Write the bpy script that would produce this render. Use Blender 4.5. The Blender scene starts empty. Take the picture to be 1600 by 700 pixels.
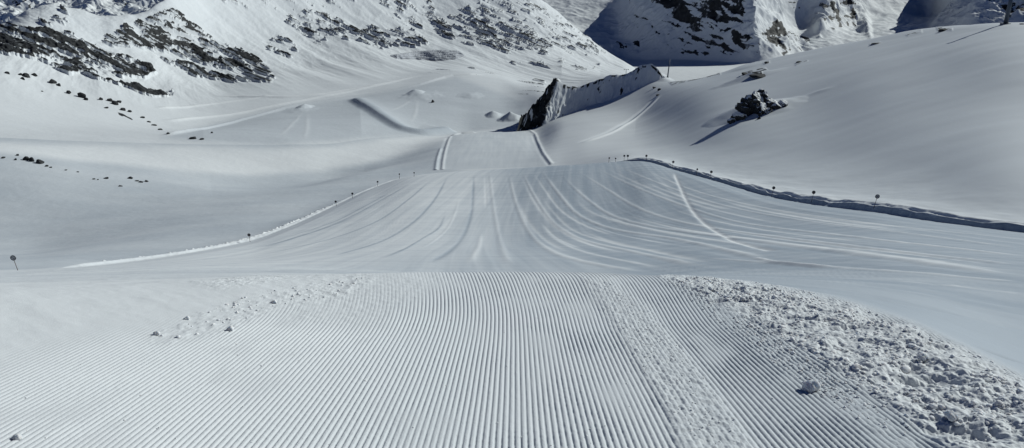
import bpy, bmesh, math, random
import numpy as np
from mathutils import Vector, Matrix

C = bpy.context.scene
COL = C.collection
rng = np.random.default_rng(7)
random.seed(7)

# ------------------------------------------------------------------ camera, sky, sun, exposure
F = 1200.0; PITCH = math.radians(20.5)
cp, sp = math.cos(PITCH), math.sin(PITCH)
cam = bpy.data.cameras.new('camera'); cam_o = bpy.data.objects.new('camera', cam); COL.objects.link(cam_o)
cam.sensor_width = 36.0; cam.lens = 36.0 * F / 1600.0; cam.clip_start = 0.05; cam.clip_end = 20000
cam_o.location = (0, 0, 0); cam_o.rotation_euler = (math.pi/2 - PITCH, 0, 0)
C.camera = cam_o

SUN_AZ = math.radians(57)      # to the right of straight ahead
SUN_EL = math.radians(30)
w = bpy.data.worlds.new('World'); C.world = w; w.use_nodes = True
nt = w.node_tree; bg = nt.nodes['Background']
sky = nt.nodes.new('ShaderNodeTexSky'); sky.sky_type = 'NISHITA'; sky.sun_disc = False
sky.sun_elevation = SUN_EL; sky.sun_rotation = SUN_AZ; sky.altitude = 3000
sky.air_density = 0.6; sky.dust_density = 0.0; sky.ozone_density = 3.0
sky_tint = nt.nodes.new('ShaderNodeMix'); sky_tint.data_type = 'RGBA'; sky_tint.blend_type = 'MULTIPLY'; sky_tint.inputs[0].default_value = 1.0   # blue tint added to the sky light: open shade goes blue
sky_tint.inputs[7].default_value = (0.50, 0.72, 1.12, 1); nt.links.new(sky.outputs[0], sky_tint.inputs[6]); nt.links.new(sky_tint.outputs[2], bg.inputs[0]); bg.inputs[1].default_value = 0.05
sun = bpy.data.lights.new('sun', 'SUN'); sun.energy = 5.0; sun.angle = math.radians(0.55); sun.color = (0.965, 1.0, 0.955)
sun_o = bpy.data.objects.new('sun', sun); COL.objects.link(sun_o)
sd = Vector((math.sin(SUN_AZ)*math.cos(SUN_EL), math.cos(SUN_AZ)*math.cos(SUN_EL), math.sin(SUN_EL)))
sun_o.rotation_euler = (-sd).to_track_quat('-Z', 'Y').to_euler()
C.view_settings.view_transform = 'Standard'; C.view_settings.look = 'None'
C.view_settings.exposure = -0.60; C.view_settings.gamma = 1.0; C.view_settings.use_curve_mapping = False
C.cycles.max_bounces = 5; C.cycles.diffuse_bounces = 1; C.cycles.glossy_bounces = 2
C.cycles.use_denoising = True

# ------------------------------------------------------------------ numeric helpers
def ray(u, v):
    """pixel of the photo -> (X, T): world x per metre ahead, world z per metre ahead"""
    xc = (np.asarray(u, float) - 800.0) / F; yc = (350.0 - np.asarray(v, float)) / F
    dy = cp + yc*sp; dz = -sp + yc*cp
    return xc/dy, dz/dy
def project(x, y, z):
    dpt = y*cp - z*sp; up = y*sp + z*cp
    return 800.0 + F*x/dpt, 350.0 - F*up/dpt
def sstep(a, b, x):
    t = np.clip((x-a)/(b-a), 0, 1); return t*t*(3-2*t)
def _hash(ix, iy, seed):
    h = (ix.astype(np.int64)*374761393 + iy.astype(np.int64)*668265263 + seed*1442695041) & 0xffffffff
    h = ((h ^ (h >> 13))*1274126177) & 0xffffffff
    h = (h ^ (h >> 16))
    return (h & 0xffff).astype(np.float32)/65535.0*2*np.pi
def perlin(x, y, seed=0):
    xi = np.floor(x); yi = np.floor(y); fx = (x-xi).astype(np.float32); fy = (y-yi).astype(np.float32)
    xi = xi.astype(np.int64); yi = yi.astype(np.int64)
    def g(a, b):
        t = _hash(xi+a, yi+b, seed); return np.cos(t)*(fx-a) + np.sin(t)*(fy-b)
    ux = fx*fx*fx*(fx*(fx*6-15)+10); uy = fy*fy*fy*(fy*(fy*6-15)+10)
    n0 = g(0,0)*(1-ux)+g(1,0)*ux; n1 = g(0,1)*(1-ux)+g(1,1)*ux
    return (n0*(1-uy)+n1*uy)*1.41
def fbm(x, y, octaves=4, seed=0, gain=0.5, lac=2.03):
    s = 0; a = 1.0; tot = 0
    for i in range(octaves):
        s = s + a*perlin(x, y, seed+i*17); tot += a; a *= gain; x = x*lac+3.1; y = y*lac+7.7
    return s/tot
def ridged(x, y, octaves=4, seed=0, gain=0.55, lac=2.07):
    s = 0; a = 1.0; tot = 0
    for i in range(octaves):
        s = s + a*(1-2*np.abs(perlin(x, y, seed+i*13))); tot += a; a *= gain; x = x*lac+1.7; y = y*lac+5.3
    return s/tot
def pslopes(h, d):
    """monotone (Fritsch-Carlson) slopes along axis 0; h intervals, d secants"""
    m = np.zeros((d.shape[0]+1,)+d.shape[1:])
    m[0] = d[0]; m[-1] = d[-1]
    w1 = 2*h[1:]+h[:-1]; w2 = h[1:]+2*h[:-1]
    with np.errstate(divide='ignore', invalid='ignore'):
        hm = (w1+w2)/(w1/d[:-1] + w2/d[1:])
    m[1:-1] = np.where(d[:-1]*d[1:] > 0, np.nan_to_num(hm), 0)
    return m
def pchip(xk, yk, x):
    xk = np.asarray(xk, float); yk = np.asarray(yk, float)
    h = np.diff(xk); d = np.diff(yk)/h; m = pslopes(h, d)
    x = np.clip(x, xk[0], xk[-1]); i = np.clip(np.searchsorted(xk, x)-1, 0, len(h)-1)
    t = (x-xk[i])/h[i]
    return ((2*t**3-3*t**2+1)*yk[i] + (t**3-2*t**2+t)*h[i]*m[i] + (-2*t**3+3*t**2)*yk[i+1] + (t**3-t**2)*h[i]*m[i+1])
def gblur(a, sig, axis):
    r = int(3*sig+1); k = np.exp(-0.5*(np.arange(-r, r+1)/sig)**2); k /= k.sum()
    p = [(0,0)]*a.ndim; p[axis] = (r, r); b = np.pad(a, p, mode='reflect', reflect_type='odd'); out = 0
    for i, kk in enumerate(k):
        sl = [slice(None)]*a.ndim; sl[axis] = slice(i, i+a.shape[axis]); out = out + kk*b[tuple(sl)]
    return out
def polymask(u, v, pts, soft):
    """soft inside-mask of a polygon"""
    pts = np.array(pts, float); n = len(pts)
    lo = pts.min(0)-soft-1; hi = pts.max(0)+soft+1
    out = np.zeros(u.shape, np.float32)
    sel = (u > lo[0]) & (u < hi[0]) & (v > lo[1]) & (v < hi[1])
    if not sel.any(): return out
    a = u[sel]; b = v[sel]; ins = np.zeros(a.shape, bool); dm = np.full(a.shape, 1e9)
    for i in range(n):
        x0, y0 = pts[i]; x1, y1 = pts[(i+1) % n]
        c = ((y0 > b) != (y1 > b))
        if y1 != y0: ins ^= c & (a < (x1-x0)*(b-y0)/(y1-y0)+x0)
        dx, dy = x1-x0, y1-y0; t = np.clip(((a-x0)*dx+(b-y0)*dy)/(dx*dx+dy*dy+1e-9), 0, 1)
        dm = np.minimum(dm, np.hypot(a-x0-t*dx, b-y0-t*dy))
    out[sel] = sstep(-soft, soft, np.where(ins, dm, -dm)); return out

# ------------------------------------------------------------------ materials
def new_mat(name):
    m = bpy.data.materials.new(name); m.use_nodes = True
    n = m.node_tree; b = n.nodes['Principled BSDF']; return m, n, b
def N(n, t, **kw):
    x = n.nodes.new(t)
    for k, val in kw.items(): setattr(x, k, val)
    return x
def mixc(n, fac, a, b, blend='MIX'):
    x = N(n, 'ShaderNodeMix', data_type='RGBA', blend_type=blend)
    for key, val in ((0, fac), (6, a), (7, b)):
        if hasattr(val, 'is_linked'): n.links.new(val, x.inputs[key])
        else: x.inputs[key].default_value = val if key == 0 else (*val, 1)
    return x.outputs[2]
SNOW = (0.81, 0.84, 0.85)
ROCK_A, ROCK_B = (0.010, 0.012, 0.013), (0.042, 0.045, 0.048)
def ramp(n, src, a, b, ca=(0,0,0), cb=(1,1,1)):
    r = N(n, 'ShaderNodeValToRGB'); r.color_ramp.elements[0].position = a; r.color_ramp.elements[1].position = b
    r.color_ramp.elements[0].color = (*ca, 1); r.color_ramp.elements[1].color = (*cb, 1)
    n.links.new(src, r.inputs[0]); return r.outputs[0]
def terrain_mat(name, detail, bump_scale, bump_dist, tone=True):
    """snow with bare rock where the 'rock' attribute says so; 'tone' attribute = compact / loose snow and painted slope shading"""
    m, n, b = new_mat(name)
    g = N(n, 'ShaderNodeNewGeometry')
    at = N(n, 'ShaderNodeAttribute', attribute_name='rock'); tn = N(n, 'ShaderNodeAttribute', attribute_name='tone')
    nz = N(n, 'ShaderNodeTexNoise'); nz.inputs['Scale'].default_value = detail; nz.inputs['Detail'].default_value = 6
    nz.inputs['Roughness'].default_value = 0.65; n.links.new(g.outputs['Position'], nz.inputs['Vector'])
    ad = N(n, 'ShaderNodeMath', operation='MULTIPLY_ADD'); n.links.new(nz.outputs['Fac'], ad.inputs[0]); ad.inputs[1].default_value = 0.5
    n.links.new(at.outputs['Fac'], ad.inputs[2])
    fac = ramp(n, ad.outputs[0], 0.70, 0.82)
    nz2 = N(n, 'ShaderNodeTexNoise'); nz2.inputs['Scale'].default_value = detail*2.2; nz2.inputs['Detail'].default_value = 4
    n.links.new(g.outputs['Position'], nz2.inputs['Vector'])
    rc = mixc(n, ramp(n, nz2.outputs['Fac'], 0.35, 0.7), ROCK_A, ROCK_B)
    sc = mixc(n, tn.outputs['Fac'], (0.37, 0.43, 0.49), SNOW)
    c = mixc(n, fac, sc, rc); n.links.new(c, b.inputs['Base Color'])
    b.inputs['Roughness'].default_value = 0.75; b.inputs['Specular IOR Level'].default_value = 0.25
    bz = N(n, 'ShaderNodeTexNoise'); bz.inputs['Scale'].default_value = bump_scale; bz.inputs['Detail'].default_value = 5
    n.links.new(g.outputs['Position'], bz.inputs['Vector'])
    bp = N(n, 'ShaderNodeBump'); bp.inputs['Strength'].default_value = 0.6; bp.inputs['Distance'].default_value = bump_dist
    n.links.new(bz.outputs['Fac'], bp.inputs['Height']); n.links.new(bp.outputs[0], b.inputs['Normal'])
    return m
M_NEAR = terrain_mat('groomed_snow', 3.0, 90.0, 0.004)
M_MID = terrain_mat('piste_snow', 0.5, 1.2, 0.05)
M_FAR = terrain_mat('slope_snow', 0.12, 0.25, 0.35)
M_HILL = terrain_mat('hill_snow', 0.12, 0.25, 0.03)
M_MTN = terrain_mat('mountain_snow', 0.02, 0.05, 2.0)

def rock_snow_mat(name, scale, snow_lo=0.55, snow_hi=0.75, ca=ROCK_A, cb=ROCK_B):
    m, n, b = new_mat(name); g = N(n, 'ShaderNodeNewGeometry'); sx = N(n, 'ShaderNodeSeparateXYZ')
    n.links.new(g.outputs['Normal'], sx.inputs[0])
    nz = N(n, 'ShaderNodeTexNoise'); nz.inputs['Scale'].default_value = scale; nz.inputs['Detail'].default_value = 6
    n.links.new(g.outputs['Position'], nz.inputs['Vector'])
    ad = N(n, 'ShaderNodeMath', operation='MULTIPLY_ADD'); n.links.new(nz.outputs['Fac'], ad.inputs[0]); ad.inputs[1].default_value = 0.7
    n.links.new(sx.outputs[2], ad.inputs[2])
    fac = ramp(n, ad.outputs[0], snow_lo+0.35, snow_hi+0.35)
    rc = mixc(n, ramp(n, nz.outputs['Fac'], 0.35, 0.68), ca, cb)
    n.links.new(mixc(n, fac, rc, SNOW), b.inputs['Base Color']); b.inputs['Roughness'].default_value = 0.85
    bp = N(n, 'ShaderNodeBump'); bp.inputs['Distance'].default_value = 0.6/scale; n.links.new(nz.outputs['Fac'], bp.inputs['Height'])
    n.links.new(bp.outputs[0], b.inputs['Normal']); return m
M_ROCK = rock_snow_mat('rock_with_snow', 0.55, 0.45, 0.55)
M_ROCKS = rock_snow_mat('dark_rock', 1.5, 0.90, 1.05)
def plain(name, col, rough=0.6, metal=0.0, var=0.25, scale=8.0):
    m, n, b = new_mat(name); g = N(n, 'ShaderNodeTexCoord'); nz = N(n, 'ShaderNodeTexNoise'); nz.inputs['Scale'].default_value = scale
    n.links.new(g.outputs['Object'], nz.inputs['Vector'])
    n.links.new(mixc(n, nz.outputs['Fac'], tuple(c*(1-var) for c in col), tuple(min(1, c*(1+var)) for c in col)), b.inputs['Base Color'])
    b.inputs['Roughness'].default_value = rough; b.inputs['Metallic'].default_value = metal; return m
M_WOOD = plain('weathered_pole', (0.16, 0.13, 0.12)); M_RIM = plain('dark_rim_paint', (0.035, 0.04, 0.05))
M_DISC = plain('pale_disc_paint', (0.34, 0.36, 0.40)); M_STEEL = plain('tower_steel', (0.07, 0.09, 0.12), 0.5, 0.3)
M_SLAB = plain('grey_slab_rock', (0.30, 0.32, 0.36), 0.8, 0, 0.3, 0.4); M_BLACK = plain('dark_disc_paint', (0.06, 0.055, 0.06))
M_LUMP, _n, _b = new_mat('loose_snow'); _b.inputs['Base Color'].default_value = (0.86, 0.88, 0.90, 1); _b.inputs['Roughness'].default_value = 0.8; _b.inputs['Subsurface Weight'].default_value = 0.6; _b.inputs['Subsurface Radius'].default_value = (0.9, 1.0, 1.1); _b.inputs['Subsurface Scale'].default_value = 0.025
_z = N(_n, 'ShaderNodeTexNoise'); _z.inputs['Scale'].default_value = 60; _z.inputs['Detail'].default_value = 4
_bp = N(_n, 'ShaderNodeBump'); _bp.inputs['Distance'].default_value = 0.004; _n.links.new(_z.outputs['Fac'], _bp.inputs['Height']); _n.links.new(_bp.outputs[0], _b.inputs['Normal'])

_sn = M_SLAB.node_tree; _sb = _sn.nodes['Principled BSDF']; _sa = N(_sn, 'ShaderNodeAttribute', attribute_name='tone')
_sn.links.new(mixc(_sn, _sa.outputs['Fac'], (0.10, 0.11, 0.13), (0.50, 0.53, 0.57)), _sb.inputs['Base Color'])
# ------------------------------------------------------------------ mesh helpers
def grid_mesh(name, Xw, Yw, Zw, mat, facemask=None, attrs=None, parent=None):
    R, K = Xw.shape
    idx = np.arange(R*K).reshape(R, K)
    q = np.stack([idx[:-1,:-1], idx[:-1,1:], idx[1:,1:], idx[1:,:-1]], -1).reshape(-1, 4)
    if facemask is not None: q = q[facemask.reshape(-1)]
    used = np.zeros(R*K, bool); used[q.ravel()] = True
    remap = np.cumsum(used)-1; q = remap[q]
    co = np.stack([Xw.ravel()[used], Yw.ravel()[used], Zw.ravel()[used]], -1).astype(np.float32)
    me = bpy.data.meshes.new(name)
    me.vertices.add(len(co)); me.vertices.foreach_set('co', co.ravel())
    me.loops.add(q.size); me.loops.foreach_set('vertex_index', q.ravel().astype(np.int32))
    me.polygons.add(len(q)); me.polygons.foreach_set('loop_start', (np.arange(len(q))*4).astype(np.int32))
    me.polygons.foreach_set('use_smooth', np.ones(len(q), bool))
    me.update(calc_edges=True)
    for k, a in (attrs or {}).items():
        at = me.attributes.new(k, 'FLOAT', 'POINT'); at.data.foreach_set('value', a.ravel()[used].astype(np.float32))
    me.materials.append(mat)
    o = bpy.data.objects.new(name, me); COL.objects.link(o)
    if parent: o.parent = parent
    return o
def tag(o, label=None, cat=None, group=None, kind=None):
    if label: o['label'] = label
    if cat: o['category'] = cat
    if group: o['group'] = group
    if kind: o['kind'] = kind
    return o
def empty(name, loc, label, cat, group=None):
    o = bpy.data.objects.new(name, None); COL.objects.link(o); o.location = loc; o.empty_display_size = 0.1
    return tag(o, label, cat, group)
def bm_obj(name, bm, mat, parent=None, smooth=False, loc=None):
    me = bpy.data.meshes.new(name); bm.to_mesh(me); bm.free(); me.materials.append(mat)
    if smooth: me.polygons.foreach_set('use_smooth', np.ones(len(me.polygons), bool))
    o = bpy.data.objects.new(name, me); COL.objects.link(o)
    if parent: o.parent = parent
    if loc is not None: o.location = loc
    return o
def cyl(bm, p0, p1, r0, r1, seg=12, caps=True):
    p0 = Vector(p0); p1 = Vector(p1); d = p1-p0
    mt = Matrix.Translation((p0+p1)/2) @ d.to_track_quat('Z', 'Y').to_matrix().to_4x4()
    bmesh.ops.create_cone(bm, cap_ends=caps, segments=seg, radius1=r0, radius2=r1, depth=d.length, matrix=mt)
def box(bm, c, s, rot=None):
    mt = Matrix.Translation(c)
    if rot: mt = mt @ rot.to_4x4()
    bmesh.ops.create_cube(bm, size=1, matrix=mt @ Matrix.Diagonal((*s, 1)))

# ------------------------------------------------------------------ main terrain: feature lines (photo u, photo v, metres ahead)
CUP = 0.015                                                           # the near knoll: a ramp 14 degrees down, slightly dished
rows = {}
def flat(u_v):
    out = []
    for u, v in u_v:
        X, T = ray(u, v); b = -T-0.25; a = CUP*X*X+1e-6; out.append((u, v, float((-b+math.sqrt(b*b+7.2*a))/(2*a))))
    return out
rows['a'] = [(X_, None, 1.0) for X_ in (-260, 1860)]
crest = [(-260,458),(-100,455),(0,452),(150,447),(300,440),(450,433),(600,427),(700,425),(800,424),(880,425),(950,427),(1040,431),(1150,440),(1250,455),(1330,473),(1420,502),(1500,540),(1600,596),(1700,650),(1860,720)]
rows['b'] = None
rows['c'] = flat(crest)
rows['d'] = [(-260,443,14),(0,438,14),(150,435,14),(300,431,14),(450,429,14),(600,431,14),(700,435,14),(800,437,14),(900,438,14),(1000,439,14),(1100,441,13),(1250,455,10.5),(1400,484,9),(1600,545,8.5),(1860,610,7.5)]
rows['e'] = [(-260,433,30),(0,430,30),(150,427,30),(300,424,30),(450,424,30),(600,428,30),(700,432,30),(800,433,30),(900,434,30),(1000,434,30),(1100,432,27),(1250,438,20),(1400,455,16),(1600,492,14.5),(1860,530,12)]
rows['f'] = [(-260,427,58),(0,426,58),(150,420,58),(300,415,58),(450,414,58),(600,416,58),(700,419,58),(800,420,58),(900,420,58),(1000,418,58),(1100,417,52),(1250,418,42),(1400,424,32),(1600,442,25),(1860,462,21)]
rows['g'] = [(-260,425,76),(-100,424.8,80),(0,424,85),(60,421.8,89.5),(115,418,95),(200,409,110),(300,394,132),(390,376,157),(450,354,185),(525,320,235),(580,295,272),(640,276,303),(700,270,306),(800,265,306),(890,258.5,300),(1000,251,278),(1060,266,238),(1130,285,198),(1200,305,163),(1300,322,131),(1370,330,116),(1450,343,101),(1600,362,86),(1860,392,70)]
rows['h'] = [(-260,421,100),(0,417,115),(60,414,122),(115,409,131),(200,399,150),(300,382,178),(390,358,215),(525,312,300),(600,290,335),(640,284,345),(700,284,352),(800,282,352),(880,274,350),(1000,243,345),(1130,268,250),(1300,300,165),(1450,322,124),(1600,345,100),(1860,376,80)]
rows['i'] = [(-260,330,290),(0,332,300),(150,330,305),(300,318,318),(450,300,342),(600,268,405),(690,264,395),(800,261,392),(870,257,385),(920,240,400),(1000,225,410),(1100,218,352),(1250,232,262),(1400,242,195),(1600,262,133),(1860,272,120)]
rows['j'] = [(-260,228,370),(0,238,390),(150,253,408),(300,266,430),(400,272,447),(500,268,470),(600,248,510),(690,218,575),(740,207,620),(830,205,620),(880,190,590),(1000,175,565),(1100,165,440),(1250,160,375),(1400,150,300),(1600,155,230),(1860,160,210)]
rows['k'] = [(-260,205,430),(0,215,460),(150,221,475),(300,225,495),(400,226,510),(500,225,530),(600,214,580),(690,209,630),(740,202,660),(820,196,660),(870,182,650),(950,163,640),(1000,152,620),(1100,138,515),(1250,112,470),(1400,90,416),(1600,85,300),(1860,85,270)]
rows['l'] = [(-260,130,520),(0,168,580),(150,180,640),(300,188,720),(450,162,820),(550,148,870),(620,133,920),(720,118,960),(780,126,940),(850,158,740),(900,150,720),(950,140,700),(1000,127,690),(1030,119,670),(1060,128,650),(1130,114,600),(1165,103,585),(1200,95,580),(1290,76,562),(1400,56,520),(1450,48,500),(1500,43,470),(1600,38,420),(1860,30,400)]
rows['m'] = [(-260,70,640),(0,98,720),(150,130,780),(300,135,900),(450,110,1040),(600,97,1140),(700,97,1200),(800,110,1200),(850,118,1180),(900,128,1100),(950,124,1050),(1000,124,1000),(1030,150,900),(1200,140,860),(1400,120,780),(1600,110,700),(1860,110,600)]
rows['n'] = [(-260,25,740),(0,65,800),(150,80,880),(300,75,1020),(450,60,1170),(600,48,1320),(700,48,1400),(800,60,1420),(900,90,1420),(950,107,1400),(985,116,1400),(1030,160,1300),(1200,160,1200),(1600,140,1100),(1860,140,1000)]
rows['o'] = [(-260,5,840),(0,37,880),(45,14,900),(80,8,920),(130,14,940),(165,25,950),(210,20,980),(262,0,1030),(330,-50,1200),(450,-70,1400),(600,-80,1600),(700,-40,1650),(800,-28,1700),(850,2,1700),(900,43,1680),(950,82,1640),(1000,113,1560),(1030,170,1500),(1200,180,1500),(1600,170,1500),(1860,170,1500)]
rows['p'] = [(u, v+90, y*1.16) for u, v, y in rows['o']]
counts = {'c':4,'d':24,'e':24,'f':34,'g':230,'h':90,'i':200,'j':120,'k':60,'l':110,'m':90,'n':120,'o':130,'p':14}
XC = np.linspace(-0.865, 0.865, 1960)
nodeT, nodeY = {}, {}
for key, pts in rows.items():
    if pts is None or key == 'a': continue
    u, v, y = map(np.array, zip(*pts)); X, T = ray(u, v)
    nodeT[key] = gblur(pchip(X, T, XC), 5, 0); nodeY[key] = np.exp(gblur(pchip(X, np.log(y), XC), 5, 0))
K = len(XC)
nodeY['q'] = nodeY['c']*1.2; nodeT['q'] = nodeT['c']*0.72+nodeT['d']*0.28      # just over the lip
# two rows on the ramp itself
ys = [np.full(K, 1.0), nodeY['c']*0.80]; zs = [-1.8-0.25*ys[i]+CUP*(XC*ys[i])**2 for i in (0, 1)]
for key in 'cqdefghijklmnop':
    ys.append(nodeY[key]); zs.append(nodeT[key]*nodeY[key])
ys = np.array(ys); zs = np.array(zs)
for i in range(1, len(ys)): ys[i] = np.maximum(ys[i], ys[i-1]*1.01)
hh = np.diff(ys, axis=0); ss = np.diff(zs, axis=0)/hh; mm = pslopes(hh, ss)
def base_eval(seg, y):
    h = hh[seg]; t = (y-ys[seg])/h
    return ((2*t**3-3*t**2+1)*zs[seg] + (t**3-2*t**2+t)*h*mm[seg] + (-2*t**3+3*t**2)*zs[seg+1] + (t**3-t**2)*h*mm[seg+1])
Yl, Zl = [], []
segcount = [10, 12] + [10]+[counts[k] for k in 'defghijklmnop']
row_of = {}
for seg, n in enumerate(segcount):
    row_of['abcqdefghijklmnop'[seg]] = len(Yl)
    tt = np.arange(n)/n
    for t in tt:
        if seg == 7+0 and False: pass
        tb = t
        if 'abcqdefghijklmnop'[seg+1] == 'h': tb = t**1.3
        yy = ys[seg]*(ys[seg+1]/ys[seg])**tb
        Yl.append(yy); Zl.append(base_eval(seg, yy))
row_of['p'] = len(Yl)
Y = np.array(Yl); Z = np.array(Zl)
Y = gblur(Y, 2.5, 0); Z = gblur(Z, 2.5, 0)
# even out the open right hill
_U, _ = project(XC[None, :]*Y, Y, Z); _ri = np.arange(Y.shape[0])[:, None]
_w = sstep(930, 1060, _U)*sstep(row_of['g']+25, row_of['g']+95, _ri)*(1-sstep(row_of['l']-26, row_of['l']-6, _ri))
_w = np.maximum(_w, sstep(330, 220, _U)*sstep(row_of['g']+12, row_of['g']+75, _ri)*(1-sstep(row_of['k']+20, row_of['k']+60, _ri)))
Yb = gblur(gblur(Y, 14, 0), 30, 1); Zb = gblur(gblur(Z, 14, 0), 30, 1); Y = Y*(1-_w)+Yb*_w; Z = Z*(1-_w)+Zb*_w
# the piste lies in a shallow trough
_x = XC[None, :]*Y; _d = (Y-nodeY['g'][None, :])
_f = sstep(62, 150, Y)*sstep(290, 190, Y)*sstep(8, -6, _d)
Z = Z+_f*np.minimum(0.155*(np.sqrt(_x**2+15**2)-52), 0)
X = XC[None, :]*Y
_yc = nodeY['c'][None, :]; Z = Z-(0.010+0.012*sstep(0.15, 0.6, np.abs(XC)))[None, :]*_yc/10*1.1*np.exp(-((Y/_yc-1.05)/0.22)**2)
Z = Z+sstep(5.5, 8.5, Y)*sstep(22, 14, Y)*0.035*fbm(X*0.6, Y*0.45, 4, 17)
BaseZ = Z.copy()
def hit(u, v, grid=None):
    """first place where the sight line of a photo point meets the terrain"""
    Zg = Z if grid is None else grid
    Xr, Tr = ray(u, v); c = np.clip(np.interp(Xr, XC, np.arange(K)), 0, K-1); c0 = int(c); c1 = min(c0+1, K-1); f = c-c0
    yy = Y[:, c0]*(1-f)+Y[:, c1]*f; tz = (Zg[:, c0]*(1-f)+Zg[:, c1]*f)/yy
    k = np.argmax(tz >= Tr)
    if tz[k] < Tr or k == 0: k = len(yy)-1
    t = (Tr-tz[k-1])/(tz[k]-tz[k-1]+1e-12); t = min(max(t, 0), 1); y = yy[k-1]*(1-t)+yy[k]*t
    return Vector((float(Xr*y), float(y), float(Tr*y)))
def ground_z(x, y):
    c = float(np.clip(np.interp(x/y, XC, np.arange(K)), 0, K-1.001)); c0 = int(c); f = c-c0
    return float((1-f)*np.interp(y, Y[:, c0], Z[:, c0]) + f*np.interp(y, Y[:, c0+1], Z[:, c0+1]))

rE = row_of['g']
U, V = project(X, Y, Z)
rock = np.zeros_like(Z, dtype=np.float32); tone = np.ones_like(rock)*0.85

# ---- generic ridge / groove along a line given in photo points
def line_world(pts, n=40):
    pts = np.array(pts, float); s = np.r_[0, np.cumsum(np.hypot(*np.diff(pts, axis=0).T))]
    t = np.linspace(0, s[-1], n); uu = pchip(s, pts[:, 0], t) if len(pts) > 2 else np.interp(t, s, pts[:, 0])
    vv = np.interp(t, s, pts[:, 1]) if len(pts) < 3 else pchip(s, pts[:, 1], t)
    return np.array([hit(a, b, BaseZ)[:2] for a, b in zip(uu, vv)])
def along(pts, reach, r0, r1):
    """signed distance (left of travel +), fraction along, for vertices within reach; rows r0..r1"""
    P = line_world(pts) if not isinstance(pts, np.ndarray) else pts
    xs = X[r0:r1]; yv = Y[r0:r1]
    sel = (xs > P[:,0].min()-reach) & (xs < P[:,0].max()+reach) & (yv > P[:,1].min()-reach) & (yv < P[:,1].max()+reach)
    a = xs[sel]; b = yv[sel]; best = np.full(a.shape, 1e9); sgn = np.ones(a.shape); fr = np.zeros(a.shape)
    nseg = len(P)-1
    for i in range(nseg):
        x0, y0 = P[i]; dx, dy = P[i+1]-P[i]; L = dx*dx+dy*dy+1e-9
        t = np.clip(((a-x0)*dx+(b-y0)*dy)/L, 0, 1); ex = a-x0-t*dx; ey = b-y0-t*dy; d = np.hypot(ex, ey)
        m = d < best; best[m] = d[m]; sgn[m] = np.where(dx*ey-dy*ex > 0, 1, -1)[m]; fr[m] = ((i+t)/nseg)[m]
    return sel, best*sgn, fr
def ridge(pts, width, height, r0, r1, tone_to=None, fade=0.12, shape='ridge', skew=0.0):
    sel, d, fr = along(pts, width*3.2, r0, r1)
    amp = sstep(0, fade, fr)*sstep(0, fade, 1-fr) if fade > 0 else 1.0
    dd = d+skew*width
    prof = sstep(-width, width, dd)*np.exp(-np.clip(dd, 0, None)/(width*1.0)) if shape == 'step' else np.exp(-(dd/width)**2) if shape == 'ridge' else (np.exp(-(dd/width)**2)-0.55*np.exp(-((np.abs(dd)-1.7*width)/(0.8*width))**2))
    zz = Z[r0:r1]; zz[sel] += height*amp*prof
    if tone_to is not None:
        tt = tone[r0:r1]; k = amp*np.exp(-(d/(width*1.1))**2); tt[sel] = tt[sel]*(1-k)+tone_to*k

R = row_of
# ---- piste edge banks: signed metres beyond the edge line
yE = nodeY['g']; xE = XC*yE; Tn = np.hypot(np.gradient(xE, XC), np.gradient(yE, XC))
dE = (Y-yE[None, :])*(yE/Tn)[None, :]
ra, rb = R['f'], R['l']
side = sstep(960, 1010, U[ra:rb]); sideL = sstep(660, 600, U[ra:rb])*sstep(70, 140, U[ra:rb])
d = dE[ra:rb]; wob = 1.0*fbm(X[ra:rb]*0.22, Y[ra:rb]*0.16, 4, 5, .65); d2 = d+wob*0.7
right = (1.05+0.9*fbm(X[ra:rb]*0.12, Y[ra:rb]*0.07, 3, 6))*sstep(-0.2, 0.8, d2)*np.exp(-np.clip(d, 0, None)/12) - 0.25*np.exp(-((d2+0.6)/0.5)**2) + 0.30*np.exp(-((d2-1.7)/0.5)**2)-0.40*np.exp(-((d2-0.8)/0.3)**2)*(0.6+1.2*fbm(X[ra:rb]*0.3, Y[ra:rb]*0.1, 2, 9))-0.25*np.exp(-((d2-2.8)/0.6)**2)
left = 0.55*np.exp(-((d2+0.3)/0.75)**2) - 0.62*sstep(0.2, 1.2, d2)*np.exp(-np.clip(d,0,None)/22) + 0.75*np.exp(-((d2-5.0)/0.9)**2)*(1+0.8*fbm(X[ra:rb]*0.9, Y[ra:rb]*0.9, 2, 8)) + 0.12*np.exp(-((d2-3.0)/0.5)**2)
Z[ra:rb] += side*right + sideL*left
tone[ra:rb] += sideL*0.15*(np.exp(-((d2+0.2)/0.9)**2)+np.exp(-((d2-5.2)/0.9)**2))
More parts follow.
